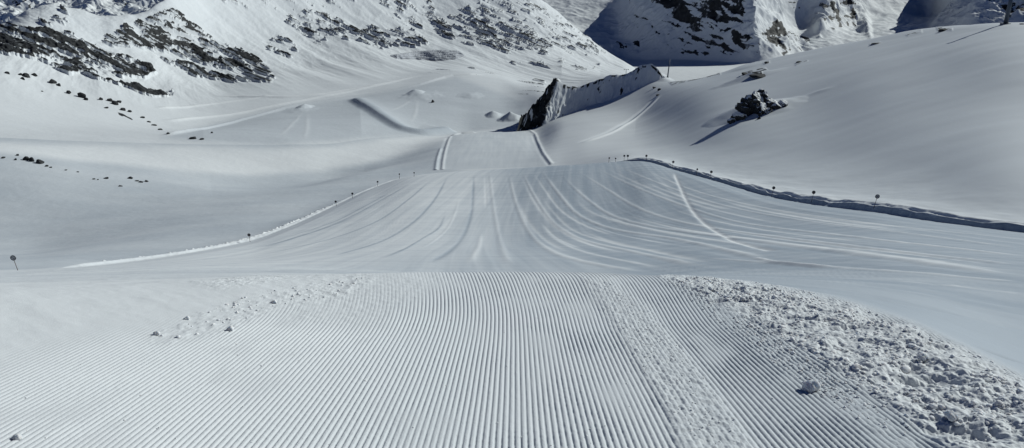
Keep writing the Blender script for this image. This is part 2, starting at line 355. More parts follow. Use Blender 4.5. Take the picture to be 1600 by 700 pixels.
# ---- piste surface: groomer pass seams
PASSES = []; mid0, mid1 = R['e']-10, R['h']
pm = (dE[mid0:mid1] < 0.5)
tone[mid0:mid1][pm] = (0.80-0.72*sstep(-22, 16, X[mid0:mid1]+5*fbm(X[mid0:mid1]*0.04, Y[mid0:mid1]*0.03, 3, 20)))[pm]  # icier right half; slope shading also put into the tone
_t0 = R['c']; tone[_t0:mid0] = 0.80-0.72*sstep(-0.04, 0.32, XC)[None, :]+0.1*fbm(X[_t0:mid0]*0.3, Y[_t0:mid0]*0.2, 3, 19)  # same darkening to the right past the lip, shade put into the tone
for pts, wd, ht in [
    ([(795,268),(806,315),(832,368),(870,396),(930,412),(1000,424)],0.9,.16),
    ([(815,266),(838,310),(868,350),(912,375),(985,392),(1090,414)],0.9,.18),
    ([(845,264),(870,298),(905,336),(960,358),(1050,372),(1200,405)],0.95,.24),
    ([(868,262),(905,300),(960,338),(1045,358),(1180,376),(1400,404),(1590,430)],0.9,.22),
    ([(893,261),(940,290),(1005,328),(1080,350),(1200,368),(1400,392),(1600,415)],0.8,.18),
    ([(925,259),(985,288),(1060,318),(1160,348),(1320,368),(1600,400)],0.8,.18),
    ([(958,257),(1040,290),(1120,318),(1240,342),(1400,362),(1600,388)],0.7,.16),
    ([(1000,262),(1080,296),(1180,322),(1330,345),(1600,374)],0.6,.13),
    ([(765,268),(770,310),(778,360),(790,400),(800,416)],0.9,.13),
    ([(740,272),(738,320),(728,360),(705,390),(668,412)],0.8,-.14),
    ([(700,274),(680,310),(648,345),(600,375),(520,400)],0.7,-.12),
    ([(672,282),(640,310),(590,345),(520,372),(420,396)],0.6,-.11),
    ([(640,288),(600,310),(555,335),(490,362),(400,388)],0.6,-.11),
    ([(610,300),(570,322),(520,347),(450,370)],0.5,-.09),
    ([(1100,402),(1250,414),(1400,424),(1600,441)],0.6,.10),
    ([(1400,438),(1500,448),(1600,460)],0.3,.12)]:
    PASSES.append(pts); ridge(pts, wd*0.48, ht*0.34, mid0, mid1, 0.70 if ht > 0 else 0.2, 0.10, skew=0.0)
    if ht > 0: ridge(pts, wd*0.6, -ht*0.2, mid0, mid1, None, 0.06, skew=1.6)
rs_ = random.Random(3)
for i in range(34):                                                    # fainter marks between the seams
    k = rs_.choice([0,1,2,3,4,5,6,8,9,10,11]); A, B = PASSES[k], PASSES[k+1]; f = rs_.uniform(0.1, 0.9); n = min(len(A), len(B))
    if k == 7: continue
    i0, i1 = np.linspace(0, len(A)-1, 7), np.linspace(0, len(B)-1, 7); A_, B_ = np.array(A, float), np.array(B, float)
    PA = np.stack([np.interp(i0, range(len(A)), A_[:, j]) for j in (0, 1)], 1); PB = np.stack([np.interp(i1, range(len(B)), B_[:, j]) for j in (0, 1)], 1)
    P = (PA*(1-f)+PB*f)+np.array([[rs_.uniform(-3, 3), rs_.uniform(-1, 1)] for _ in range(7)]); a = rs_.randint(0, 3); P = P[a:a+rs_.randint(3, 6)]
    if len(P) > 2: ridge([tuple(q) for q in P], rs_.uniform(.25, .5), rs_.choice([1, 1, -1])*rs_.uniform(.02, .05), mid0, mid1, rs_.choice([0.1, 0.8, 0.7]), 0.25)
# single ski track and the slump line on the right
ridge([(1053,270),(1063,292),(1078,322),(1098,346),(1125,364),(1150,377),(1210,392)], 0.45, -0.16, mid0, mid1, 1.0, 0.03)
ridge([(1175,402),(1215,411),(1260,415),(1300,419)], 0.3, 0.13, mid0, mid1, 1.0, 0.1)

# cross-hatching of the groomed mid piste and soft undulation
q0, q1 = R['e'], R['i']
pu = sstep(1.0, -3.0, dE[q0:q1])
Z[q0:q1] += pu*(0.05*fbm(X[q0:q1]*0.10, Y[q0:q1]*0.42, 4, 21) + 0.014*fbm(X[q0:q1]*0.4, Y[q0:q1]*1.6, 2, 22))
tone[q0:q1] += pu*(0.25*fbm(X[q0:q1]*0.035, Y[q0:q1]*0.35, 4, 23)+0.35*fbm((X[q0:q1]+8*np.sin(Y[q0:q1]*0.012))*0.55, Y[q0:q1]*0.012, 4, 24))
Z[q0:q1] += pu*0.03*fbm((X[q0:q1]+8*np.sin(Y[q0:q1]*0.012))*0.6, Y[q0:q1]*0.012, 3, 25)
# soft wind relief of the open snow
o0 = R['g']; off = sstep(2, 12, dE[o0:])
Z[o0:] += off*(0.9*fbm(X[o0:]*0.012, Y[o0:]*0.02, 3, 31) + 0.05*(1-0.85*sstep(850, 1000, U[o0:]))*fbm(X[o0:]*0.10, Y[o0:]*0.14, 3, 32))

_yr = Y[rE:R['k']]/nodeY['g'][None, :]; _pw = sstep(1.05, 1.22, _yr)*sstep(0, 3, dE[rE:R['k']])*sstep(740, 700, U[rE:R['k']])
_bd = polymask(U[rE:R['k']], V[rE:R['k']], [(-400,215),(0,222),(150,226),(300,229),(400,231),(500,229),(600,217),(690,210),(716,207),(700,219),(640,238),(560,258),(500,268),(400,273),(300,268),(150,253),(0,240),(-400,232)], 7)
tone[rE:R['k']] = tone[rE:R['k']]*(1-_pw)+_pw*(0.50+0.50*_bd+0.25*fbm(X[rE:R['k']]*0.02, Y[rE:R['k']]*0.03, 3, 44))  # dull field and sunlit roll: relief shading put into the snow tone
# ---- lower piste edges
l0, l1 = R['i']-8, R['l']
ridge([(690,272),(692,255),(698,228),(704,213)], 1.1, 0.4, l0, l1, 1.0, 0.02)
ridge([(687,272),(688,255),(693,230),(699,215)], 1.2, -0.3, l0, l1, None, 0.02)
ridge([(680,270),(683,250),(689,230)], 1.0, 0.5, l0, l1, None, 0.1)
ridge([(862,257),(850,242),(842,225),(836,210),(826,200),(838,192),(834,184),(822,180)], 1.1, 0.5, l0, l1, 1.0, 0.02)
ridge([(858,258),(846,242),(838,225),(832,211)], 1.1, -0.3, l0, l1, 0.4, 0.02)
ridge([(704,213),(722,209),(745,207)], 2.2, 1.3, l0, l1, 1.0, 0.15)
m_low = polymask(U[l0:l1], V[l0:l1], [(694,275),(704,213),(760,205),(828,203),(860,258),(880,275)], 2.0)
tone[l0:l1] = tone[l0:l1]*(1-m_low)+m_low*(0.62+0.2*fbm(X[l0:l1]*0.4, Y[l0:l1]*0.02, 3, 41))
# sunlit roll (brightened in its tone above), bowl, cat roads
b0, b1 = R['j'], R['n']
ridge([(250,212),(330,200),(400,182),(450,168),(520,157),(590,146),(650,134),(712,118),(760,116)], 3.2, 2.0, b0, b1, 1.0, 0.05)
ridge([(250,190),(340,182),(430,165),(520,148),(620,128)], 3.0, 1.4, b0, b1, 1.0, 0.1)
ridge([(330,150),(440,152),(560,138),(660,118)], 3.5, 1.4, b0, b1, 1.0, 0.1)
ridge([(240,170),(340,162),(430,150)], 3.0, 1.1, b0, b1, 1.0, 0.1)
m_b = polymask(U[b0:b1], V[b0:b1], [(250,215),(450,166),(590,146),(712,120),(820,160),(815,198),(700,207),(600,213),(420,226)], 5)
tone[b0:b1] = tone[b0:b1]*(1-m_b)+m_b*0.55  # duller light of the bowl put into the tone
# diagonal cut bank across the bowl, facing left / camera; half shade deepened by a dark tone
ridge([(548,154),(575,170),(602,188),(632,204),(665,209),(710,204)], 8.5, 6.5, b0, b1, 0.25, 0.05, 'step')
# jump kickers with fan-shaped runouts
def mound(u, v, rx, ry, h, r0=None, r1=None, sharp=1.0):
    r0 = R['i'] if r0 is None else r0; r1 = R['n'] if r1 is None else r1
    p = hit(u, v, BaseZ); e = np.hypot((X[r0:r1]-p.x)/rx, (Y[r0:r1]-p.y)/ry); e = e*(1+(0.35 if u < 900 else 0.12)*fbm(X[r0:r1]*0.09, Y[r0:r1]*0.07, 2, int(u))); Z[r0:r1] += h*np.clip(1-e, 0, 1)**sharp
mound(476,168,10,14,4.0); mound(468,172,22,26,2.5,sharp=1.6)
mound(648,146,12,18,4.5); mound(655,150,30,34,3.0,sharp=1.6)
mound(770,180,9,13,4.5); mound(797,186,12,14,7.5,sharp=1.2); mound(735,150,14,22,2.0)
for a, b in [((476,170),(432,216)),((480,172),(473,224)),((650,150),(604,178)),((652,152),(641,196))]:
    ridge([a, ((a[0]+b[0])/2+3, (a[1]+b[1])/2), b], 1.8, 0.16, b0, b1, 0.72, 0.4)

# ---- bare rock on the left massif: soft outlines, broken up by streaky noise
s0 = R['j']+20; Us, Vs = U[s0:], V[s0:]; Xs, Ys, Zs = X[s0:], Y[s0:], Z[s0:]
def rot(a, b, deg):
    t = math.radians(deg); return a*math.cos(t)+b*math.sin(t), -a*math.sin(t)+b*math.cos(t)
# streaks in the plane of the slope, dipping to the right
SX, SZ = Us*Ys/F, -Vs*Ys/F            # metres across / up
p_, q_ = rot(SX, SZ, -24)
str1 = fbm(p_*0.020, q_*0.085, 5, 51, 0.6); str2 = ridged(p_*0.045, q_*0.11, 4, 55)
str3 = fbm(p_*0.05, q_*0.13, 4, 59, 0.6)
dens = np.zeros_like(str1)
def area(pts, val, soft=8):
    global dens
    dens = np.maximum(dens, val*polymask(Us, Vs, pts, soft))
massif = sstep(845, 1035, Us) ; rowi = np.arange(Z.shape[0])[s0:, None]*np.ones((1, K))
high = sstep(R['m']-20, R['m']+40, rowi)
area([(-260,40),(0,40),(60,44),(130,62),(190,86),(240,108),(246,116),(225,124),(150,120),(110,122),(60,98),(10,88),(-60,80),(-260,80)], 1.08, 4)
area([(132,122),(170,128),(205,133),(272,140),(268,150),(240,152),(190,138),(150,131)], 1.1, 3)
area([(140,66),(190,44),(228,24),(275,18),(310,48),(345,68),(400,88),(432,118),(392,128),(330,106),(270,88),(200,76)], 0.98, 6)
area([(240,84),(300,98),(350,118),(430,122),(428,132),(380,132),(310,122),(262,100)], 0.96, 4)
area([(60,6),(100,8),(112,30),(108,48),(60,42),(0,40),(-40,30)], .5, 6)
area([(435,30),(470,18),(520,22),(560,45),(545,60),(470,55)], .76, 6)
area([(405,62),(440,55),(470,75),(455,92),(420,80)], .6, 5)
area([(470,52),(510,48),(520,66),(500,70)], .55, 5)
area([(520,45),(600,38),(660,52),(672,76),(600,78),(540,66)], .76, 7)
area([(585,0),(640,-10),(660,20),(662,55),(620,40)], .68, 7)
area([(650,5),(672,0),(720,60),(700,66),(672,40)], .7, 6)
area([(700,20),(760,5),(830,45),(870,78),(850,88),(770,82),(720,70)], .72, 10)
area([(780,10),(800,15),(870,75),(860,82),(810,50)], .72, 5)
area([(720,-5),(820,-5),(900,42),(950,85),(905,92),(850,62)], .60, 9)
area([(790,88),(850,88),(940,100),(935,112),(880,116),(800,104)], .55, 6)
area([(780,128),(850,124),(860,150),(800,152)], .62, 5)
area([(300,-10),(560,-10),(560,14),(420,20),(330,10)], .50, 8)
area([(30,110),(80,120),(140,150),(200,176),(230,196),(190,186),(120,160),(70,140)], .46, 6)
area([(640,110),(780,100),(790,118),(700,124)], .42, 6)
dens *= 1-sstep(975, 1020, Us)
strF = fbm(p_*0.045, q_*0.27, 4, 57, 0.65)
valr = dens*0.80 - 0.04 + 0.85*str1 + 0.35*str3 + 0.75*strF - 0.42*sstep(0.45, 0.72, ridged(p_*0.012+3.3, q_*0.10+0.25*str1, 3, 58))
rk = sstep(0.50, 0.66, valr)*sstep(0.2, 0.4, dens)
rock[s0:] = np.maximum(rock[s0:], rk.astype(np.float32)*0.62)
far_amp = sstep(R['l'], R['m']+20, rowi)*(1-sstep(960, 1010, Us))
rel = 1.5*ridged(SX*0.022, SZ*0.05, 4, 61)+2.2*fbm(SX*0.01, SZ*0.012, 4, 63)
Z[s0:] += far_amp*(rel*0.9 + 3.0*(rk*(0.6+0.9*str2+0.8*strF)) ) + 5.5*far_amp*sstep(0.3,0.9,dens)*str1
Z[s0:] += far_amp*6.0*fbm(rot(SX, SZ, -40)[0]*0.004, rot(SX, SZ, -40)[1]*0.018, 4, 66)
# thin rock outlines along the brow of the right hill
area2 = np.zeros_like(dens)
for pts in ([(1045,129),(1085,120),(1125,113),(1126,117),(1088,126),(1050,134)], [(1165,112),(1195,106),(1200,110),(1170,117)], [(1192,98),(1202,94),(1203,99),(1196,101)],
            [(1155,119),(1190,117),(1192,121),(1158,124)], [(1242,101),(1262,94),(1262,96),(1244,103)], [(1358,69),(1375,66),(1374,69),(1360,72)], [(1415,55),(1440,47),(1441,51),(1418,57)], [(1462,42),(1488,44),(1488,49),(1465,48)]):
    area2 = np.maximum(area2, polymask(Us, Vs, pts, 1.2))
rock[s0:] = np.maximum(rock[s0:], 0.6*area2*sstep(-0.35, 0.1, fbm(Xs*0.2, Ys*0.2, 3, 71)))
Z[s0:] += area2*0.3
_th = sstep(960, 1080, U[R['g']:R['m']])*sstep(2, 14, dE[R['g']:R['m']]); tone[R['g']:R['m']] = tone[R['g']:R['m']]*(1-_th)+0.62*_th  # grazing light on the hill put in as a darker tone
mound(1180,172,25,24,5.0,R['i'],R['m'],1.1); mound(1172,122,26,14,3.5,R['i'],R['m'],1.3)
# wind drift trailing from the outcrop
ridge([(1205,172),(1235,160),(1270,146),(1310,134)], 3.5, 0.5, R['i'], R['l'], None, 0.3)
ridge([(1120,205),(1170,186),(1205,172),(1235,155)], 2.2, 1.2, R['i'], R['l'], None, 0.3)
# cat track climbing the right hill
ridge([(905,225),(960,205),(1000,180),(1022,160),(1034,146)], 1.4, 0.8, R['i'], R['l'], 1.0, 0.15)
ridge([(900,224),(954,204),(994,180),(1016,160),(1028,146)], 1.8, -0.8, R['i'], R['l'], 0.6, 0.15)

# sink the main sheet under the detailed near patch
nearmask = sstep(12.6, 10.6, Y)*sstep(0.86, 0.80, np.abs(XC))[None, :]
_nz = sstep(10, 13, Y)*sstep(70, 45, Y)*sstep(4, -2, X)
Z += _nz*(0.010*fbm(X*2.2+Y*0.8, Y*1.3, 4, 141)+0.025*fbm(X*0.8, Y*0.3, 3, 146)); tone += 0.18*_nz*fbm(X*1.1, Y*0.35, 4, 147)
Z -= 0.10*nearmask

# ---- split into named pieces of ground
fr = np.arange(Z.shape[0]-1)[:, None]*np.ones((1, K-1))
Uf = U[:-1,:-1]; Vf = V[:-1,:-1]
dEf = dE[:-1,:-1]
c_piste = (dEf < 0) & (fr < R['h'])
lowp = (polymask(U, V, [(690,290),(704,213),(720,209),(760,205),(828,202),(860,258),(880,290)], .5)[:-1,:-1] > .5) & (fr >= R['h'])
c_piste |= lowp
c_mtn = (fr >= R['m']-10) & (Uf < 1035) & ~c_piste
c_hill = (Uf > 870) & ~c_piste & ~c_mtn
c_snow = ~(c_piste | c_mtn | c_hill)
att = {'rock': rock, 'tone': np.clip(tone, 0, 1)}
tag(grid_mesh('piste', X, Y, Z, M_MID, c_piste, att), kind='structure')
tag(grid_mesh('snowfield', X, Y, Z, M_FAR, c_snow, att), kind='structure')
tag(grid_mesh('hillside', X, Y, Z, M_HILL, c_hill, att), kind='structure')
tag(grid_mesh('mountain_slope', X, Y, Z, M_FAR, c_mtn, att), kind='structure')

# ------------------------------------------------------------------ near patch: corduroy, crumbled seams, ploughed bank
PITCHM = 0.0376
def build_near():
    kx = np.arange(-1750, 1751)*PITCHM/8.0
    yv = np.exp(np.arange(np.log(2.55), np.log(12.4), 0.0027))
    spread = 1+0.10*(np.clip(yv-6.0, 0, None)**2/(np.clip(yv-6.0, 0, None)+1.5))
    spread = 1+ (spread-1)*1.0
    shift = -0.22*sstep(6.5, 10.5, yv)
    x = kx[None, :]*spread[:, None] + shift[:, None]; y = np.broadcast_to(yv[:, None], x.shape).copy()
    # base height by resampling the loft
    cols = np.linspace(0, K-1, 240).astype(int); tab = np.zeros((len(yv), len(cols)))
    for j, c in enumerate(cols): tab[:, j] = np.interp(yv, Y[:, c], BaseZ[:, c])
    z = np.zeros_like(x); Xn = x/y
    for i in range(len(yv)): z[i] = np.interp(Xn[i], XC[cols], tab[i])
    z = gblur(z, 4, 0)
    keep = np.abs(Xn) < 0.84
    u, v = project(x, y, z)
    ph = kx/PITCHM + 0.055*0
    wobx = 0.10*fbm(x*0.9, y*0.35, 2, 101)
    # masks in ground regions
    bank = polymask(u, v, [(1035,430),(1120,433),(1230,452),(1330,478),(1420,508),(1500,545),(1640,618),(1800,690),(1700,830),(1520,740),(1440,668),(1360,615),(1280,560),(1200,517),(1120,473)], 14)
    seam = polymask(u, v, [(905,432),(950,436),(1010,480),(1060,540),(1110,600),(1180,700),(1230,800),(1090,800),(1040,640),(990,560),(940,480)], 12)
    seam2 = polymask(u, v, [(1030,434),(1060,440),(1160,500),(1280,575),(1420,680),(1500,760),(1460,760),(1380,690),(1240,590),(1130,510)], 10)
    crumL = polymask(u, v, [(230,528),(300,492),(370,468),(450,446),(560,428),(585,436),(540,462),(450,480),(380,505),(320,525),(245,540)], 10)
    crumL2 = polymask(u, v, [(300,440),(420,424),(560,414),(580,426),(460,436),(340,452)], 8)
    crumC = polymask(u, v, [(440,500),(480,462),(560,425),(690,415),(695,440),(650,478),(560,510)], 22)
    smoothL = polymask(u, v, [(-400,400),(600,400),(640,432),(520,452),(420,475),(300,505),(150,530),(0,556),(-400,600)], 26)
    n1 = fbm(x*9, y*9, 4, 111); n2 = ridged(x*7, y*7, 3, 115); n3 = fbm(x*26, y*26, 3, 117); nb = fbm(x*1.3, y*1.3, 3, 119)
    smoothR = polymask(u, v, [(1050,405),(1110,430),(1240,448),(1340,474),(1430,504),(1500,536),(1640,606),(1900,700),(1900,350),(1050,350)], 10)
    amp = 1.0*(1-bank)*(1-smoothR)*(1-0.6*seam)*(1-0.55*seam2*sstep(-.2,.3,n1))*(1-smoothL)*(1-0.8*crumL)*(1-0.72*crumC)
    amp *= (0.80+0.28*nb)*(1-0.45*sstep(0.25, 0.5, fbm(x*0.8, y*0.5, 3, 121)))
    amp *= 0.30+0.70*sstep(-4.8, -0.6, x)
    amp *= 1-0.5*sstep(0.1, 0.45, fbm(x*2.2, y*0.9, 4, 137))
    f = (ph+wobx*0.0+0.13*fbm(x*0.7, y*0.4, 2, 123)*2) ; f = f-np.floor(f)
    g = np.exp(-((f-0.5)/0.19)**2)
    z -= 0.0108*amp*g
    z += amp*0.0036*n3*(1-0.6*g) + 0.004*nb*(1-bank)
    z += smoothL*(0.010*fbm(x*2.2+y*0.8, y*2.6, 4, 141)+0.006*np.clip(ridged((x+1.3*y)*0.9, y*0.25, 3, 143)-0.35, 0, 1))
    # broad lift of each groomer pass edge
    z += seam*(0.006+0.011*np.clip(n2, -0.3, 1)+0.006*n3) + seam2*0.010*np.clip(n1+0.2, 0, 1)
    rough = np.clip(0.55*n2+0.9*n1+0.15, -0.4, 1.2)
    z += bank*(0.012+0.038*rough*(0.75+0.9*nb)+0.045*np.clip(fbm(x*3.2, y*3.2, 3, 133), -0.3, 0.6)+0.012*n3)
    z += crumL*0.018*np.clip(n1, -0.1, 1)+crumL2*0.016*np.clip(n2, 0, 1)+crumC*0.008*n1
    # a few dips (old ski and boot marks) in the bank
    for (a, b, ra_, h) in ((1452,598,.13,.075),(1420,580,.08,.05),(1372,500,.12,.05),(1445,526,.10,.04),(1555,552,.14,.05),(1478,672,.09,.05),(1530,682,.10,.05)):
        p = np.argmin((u-a)**2+(v-b)**2); px, py = x.ravel()[p], y.ravel()[p]
        z -= h*np.exp(-(((x-px)/(ra_*1.5))**2+((y-py)/ra_)**2))
    # curl down the rim so it meets the big sheet
    z -= 0.06*sstep(10.9, 12.38, y)
    tn = 0.8+0.17*sstep(-0.3, -2.2, x)-0.30*sstep(0.9, 2.3, x)*(1-bank)*(1-smoothR)-0.70*smoothR*(1-bank)+0.10*bank-0.12*amp*g+0.1*n1*seam  # left light, right shade put into the tone; right pass icy, grooves darker
    kf = keep[:-1,:-1] & keep[1:,1:]
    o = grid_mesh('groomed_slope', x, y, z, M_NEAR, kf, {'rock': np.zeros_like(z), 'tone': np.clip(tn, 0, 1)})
    tag(o, kind='structure')
    return x, y, z, u, v
nx, ny, nz_, nu, nv = build_near()
def near_z(x, y):
    i = int(np.clip(np.searchsorted(ny[:, 0], y), 0, ny.shape[0]-1)); j = int(np.clip(np.searchsorted(nx[i], x), 0, nx.shape[1]-1))
    return float(nz_[i, j])
def near_hit(u, v):
    Xr, Tr = ray(u, v); y = 3.0
    for _ in range(400):
        if near_z(Xr*y, y) >= Tr*y: break
        y += 0.02
    return Vector((float(Xr*y), float(y), near_z(Xr*y, y)))

# ---- loose snow
def lump_bm(r, seed, sub=2, squash=0.75):
    bm = bmesh.new(); bmesh.ops.create_icosphere(bm, subdivisions=sub, radius=1)
    rs = random.Random(seed); off = [Vector((rs.uniform(-1,1), rs.uniform(-1,1), rs.uniform(-1,1))).normalized() for _ in range(9)]
    amp = [rs.uniform(0.12, 0.42) for _ in off]
    for v in bm.verts:
        n = v.co.normalized(); k = 1.0
        for o_, a_ in zip(off, amp):
            dd = n.dot(o_)
            if dd > 0.45: k -= a_*(dd-0.45)           # planed-off sides give a clod its facets
        k += 0.10*math.sin(7*n.x+seed)*math.cos(6*n.y-seed)
        v.co = n*k*r; v.co.z *= squash
    return bm
protos = []
for s in range(10):
    b = lump_bm(1.0, s*7+1, 2, 0.8); b.verts.ensure_lookup_table()
    protos.append((np.array([v.co[:] for v in b.verts]), np.array([[v.index for v in f.verts] for f in b.faces]))); b.free()
def scatter(name, label, cat, spots):
    vs, fs, n = [], [], 0
    for i, (p, r) in enumerate(spots):
        pv, pf = protos[i % len(protos)]; a = rng.uniform(0, 6.28); ca, sa = math.cos(a), math.sin(a)
        q = pv*(r*rng.uniform(.7, 1.3), r*rng.uniform(.7, 1.3), r*rng.uniform(.6, 1.1))
        t = rng.uniform(-.6, .6); q = np.stack([q[:,0], q[:,1]*math.cos(t)-q[:,2]*math.sin(t), q[:,1]*math.sin(t)+q[:,2]*math.cos(t)], 1)
        q = np.stack([q[:,0]*ca-q[:,1]*sa, q[:,0]*sa+q[:,1]*ca, q[:,2]], 1)+np.array(p)
        vs.append(q); fs.append(pf+n); n += len(q)
    vs = np.concatenate(vs).astype(np.float32); fs = np.concatenate(fs)
    me = bpy.data.meshes.new(name); me.vertices.add(len(vs)); me.vertices.foreach_set('co', vs.ravel())
    me.loops.add(fs.size); me.loops.foreach_set('vertex_index', fs.ravel().astype(np.int32))
    me.polygons.add(len(fs)); me.polygons.foreach_set('loop_start', (np.arange(len(fs))*3).astype(np.int32))
    me.polygons.foreach_set('use_smooth', np.ones(len(fs), bool)); me.update(calc_edges=True); me.materials.append(M_LUMP)
    o = bpy.data.objects.new(name, me); COL.objects.link(o); tag(o, label, cat, None, 'stuff'); return o
def inpoly(u, v, pts):
    c = False
    for i in range(len(pts)):
        x0, y0 = pts[i]; x1, y1 = pts[i-1]
        if (y0 > v) != (y1 > v) and u < (x1-x0)*(v-y0)/(y1-y0)+x0: c = not c
    return c
def fill(poly, n, rmin, rmax, power=2.5, sink=0.2):
    P = np.array([near_hit(a, b)[:2] for a, b in poly]); lo, hi = P.min(0), P.max(0); out = []
    for _ in range(n*30):
        x = rng.uniform(lo[0], hi[0]); y = rng.uniform(lo[1], hi[1])
        if not inpoly(x, y, P): continue
        if fbm(np.array([x*1.6]), np.array([y*1.6]), 3, 201)[0] < rng.uniform(-.5, .25): continue
        r = rmin+(rmax-rmin)*rng.uniform()**power
        out.append(((x, y, near_z(x, y)+r*(0.5-sink)), r))
        if len(out) >= n: break
    return out
sp_ = fill([(1040,434),(1120,436),(1230,455),(1330,482),(1420,512),(1500,550),(1598,606),(1598,698),(1510,698),(1440,668),(1360,615),(1280,560),(1200,517),(1120,473)], 1500, .004, .026, 2.2, 0.62)
sp_ += fill([(1120,440),(1230,455),(1330,482),(1420,512),(1500,550),(1598,606),(1598,698),(1510,698),(1440,668),(1360,615),(1280,560),(1200,517)], 170, .022, .044, 1.6, 0.8)
sp_ += fill([(1030,432),(1240,450),(1600,590),(1599,699),(1450,699),(1260,575),(1130,490)], 900, .005, .018, 2)
scatter('ploughed_snow', 'broken clods of snow ploughed into a rough bank beside the corduroy', 'snow clods', sp_)
sp_ = fill([(905,434),(955,440),(1010,480),(1060,540),(1110,600),(1180,698),(1100,698),(1040,640),(990,560),(940,480)], 700, .002, .009, 2)
sp_ += fill([(1035,436),(1065,440),(1165,500),(1285,575),(1420,680),(1440,699),(1400,699),(1240,590),(1130,510)], 800, .003, .013, 2)
sp_ += fill([(230,528),(300,492),(370,468),(450,446),(575,432),(540,462),(450,480),(380,505),(320,525),(245,540)], 170, .004, .022, 3)
sp_ += fill([(20,698),(20,560),(300,500),(600,450),(1000,450),(1400,698)], 260, .002, .009, 2)
scatter('snow_crumbs', 'fine crumbs of snow scattered over the groomed surface', 'snow crumbs', sp_)
lumps = [((1268,609), .056, 'large rounded lump of snow lying alone on the corduroy, left of the ploughed bank'),
         ((360,518), .034, 'ragged clod of snow with a dark side, at the foot of the left crumb trail'),
         ((246,524), .026, 'small clod of snow at the far left end of the crumb trail'),
         ((292,500), .028, 'pair-sized clod of snow on the upper left crumb trail'),
         ((428,474), .03, 'dark-sided clod of snow high on the left crumb trail'),
         ((28,686), .026, 'small lump of snow on the corduroy in the bottom left corner'),
         ((1440,566), .042, 'tall clod of snow above the deepest hollow of the ploughed bank'),
         ((1486,655), .040, 'rounded clod of snow low in the ploughed bank near the right edge')]
for i, ((a, b), r, lab) in enumerate(lumps):
    p = near_hit(a, b); bm = lump_bm(r, 100+i*3, 3, 0.85)
    for v in bm.verts:
        n_ = v.co/r; k = 1+0.16*math.sin(n_.x*4.1+i)*math.cos(n_.y*3.7-i)+0.10*math.sin(n_.x*9+n_.z*8)+0.06*math.sin(n_.y*15+i)*math.cos(n_.z*13); v.co *= k; v.co.x *= 1.15
    o = bm_obj('snow_lump', bm, M_LUMP, None, True, (p.x, p.y, p.z+r*0.45)); tag(o, lab, 'snow lump', 'loose lumps of snow on the groomed slope')

# ------------------------------------------------------------------ rocky spur beyond the lower piste
def build_spur():
    cr = [(814,183,632),(822,178,640),(834,166,646),(848,150,652),(860,134,656),(870,124,658),(880,130,660),(892,135,662),(905,135,664),(922,129,666),(940,123,668),(955,117,669),(972,117,670),(984,113,670),(995,106,670),(1005,101,669),(1018,100,667),(1027,107,664),(1036,118,662),(1048,126,660)]
    W_ = []
    for u, v, y in cr: Xr, Tr = ray(u, v); W_.append((Xr*y, y, Tr*y))
    W_ = np.array(W_); s = np.r_[0, np.cumsum(np.hypot(np.diff(W_[:,0]), np.diff(W_[:,1])))]
    t = np.linspace(0, s[-1], 420); cx, cy, cz = (pchip(s, W_[:, i], t) for i in range(3))
    cz = cz+1.6*fbm(t*0.16, t*0, 5, 301, 0.65)
    q = np.concatenate([-(np.linspace(1, 0, 170)**1.3)*75, np.linspace(0.4, 45, 60)])
    qq = q[None, :]*np.ones((len(t), 1)); tt = t[:, None]*np.ones((1, len(q)))
    # fall line of the near side points to the camera and a little left
    xx = cx[:, None]+qq*0.42*np.where(qq < 0, 1, -1)*1.0*np.where(qq < 0, 1, 0)+qq*0.0
    yy = cy[:, None]+qq*0.9
    nose = sstep(s[-1]*0.36, s[-1]*0.26, tt)
    slope = np.where(qq < 0, 1.15+0.20*nose, 0.45)
    end = sstep(s[-1]*0.93, s[-1], tt)
    slope = slope*(1-0.5*end*(qq < 0))
    zz = cz[:, None]-slope*np.abs(qq)**(1.0)*(1+0.0*qq)+2.0*np.exp(-(qq/4.0)**2)-2.0
    rg = ridged(tt*0.06+qq*0.02, qq*0.04, 4, 305)
    zz += np.clip(np.abs(qq)/4, 0, 1)*(2.2*rg+1.8*fbm(tt*0.09, qq*0.05, 5, 307, .6)+1.2*nose*ridged(tt*0.22+qq*.05, qq*0.16, 3, 308))*(1+1.2*nose)
    buttress = np.clip(np.abs(qq)/25, 0, 1)*(qq < 0)*5.5*np.sin(tt*0.13+0.8)
    zz += buttress*(1-nose)
    r_ = 0.62*nose*sstep(0.42, 0.10, fbm(tt*0.12, qq*0.08, 4, 309)-0.25*rg)
    r_ = np.maximum(r_, 0.6*np.exp(-((qq+1.2)/(1.2+1.6*np.clip(fbm(tt*0.15, tt*0, 3, 313), 0, 1)*3))**2)*sstep(-.2, .1, fbm(tt*0.2, qq*0.05, 3, 311)))
    r_ = np.maximum(r_, 0.6*sstep(0.30, 0.42, fbm(tt*0.13, qq*0.08, 5, 315, .65)+0.25*np.exp(-np.abs(qq)/9)))
    o = grid_mesh('rocky_spur', xx, yy, zz, M_FAR, None, {'rock': r_, 'tone': np.full_like(zz, .9)}); tag(o, kind='structure')
build_spur()

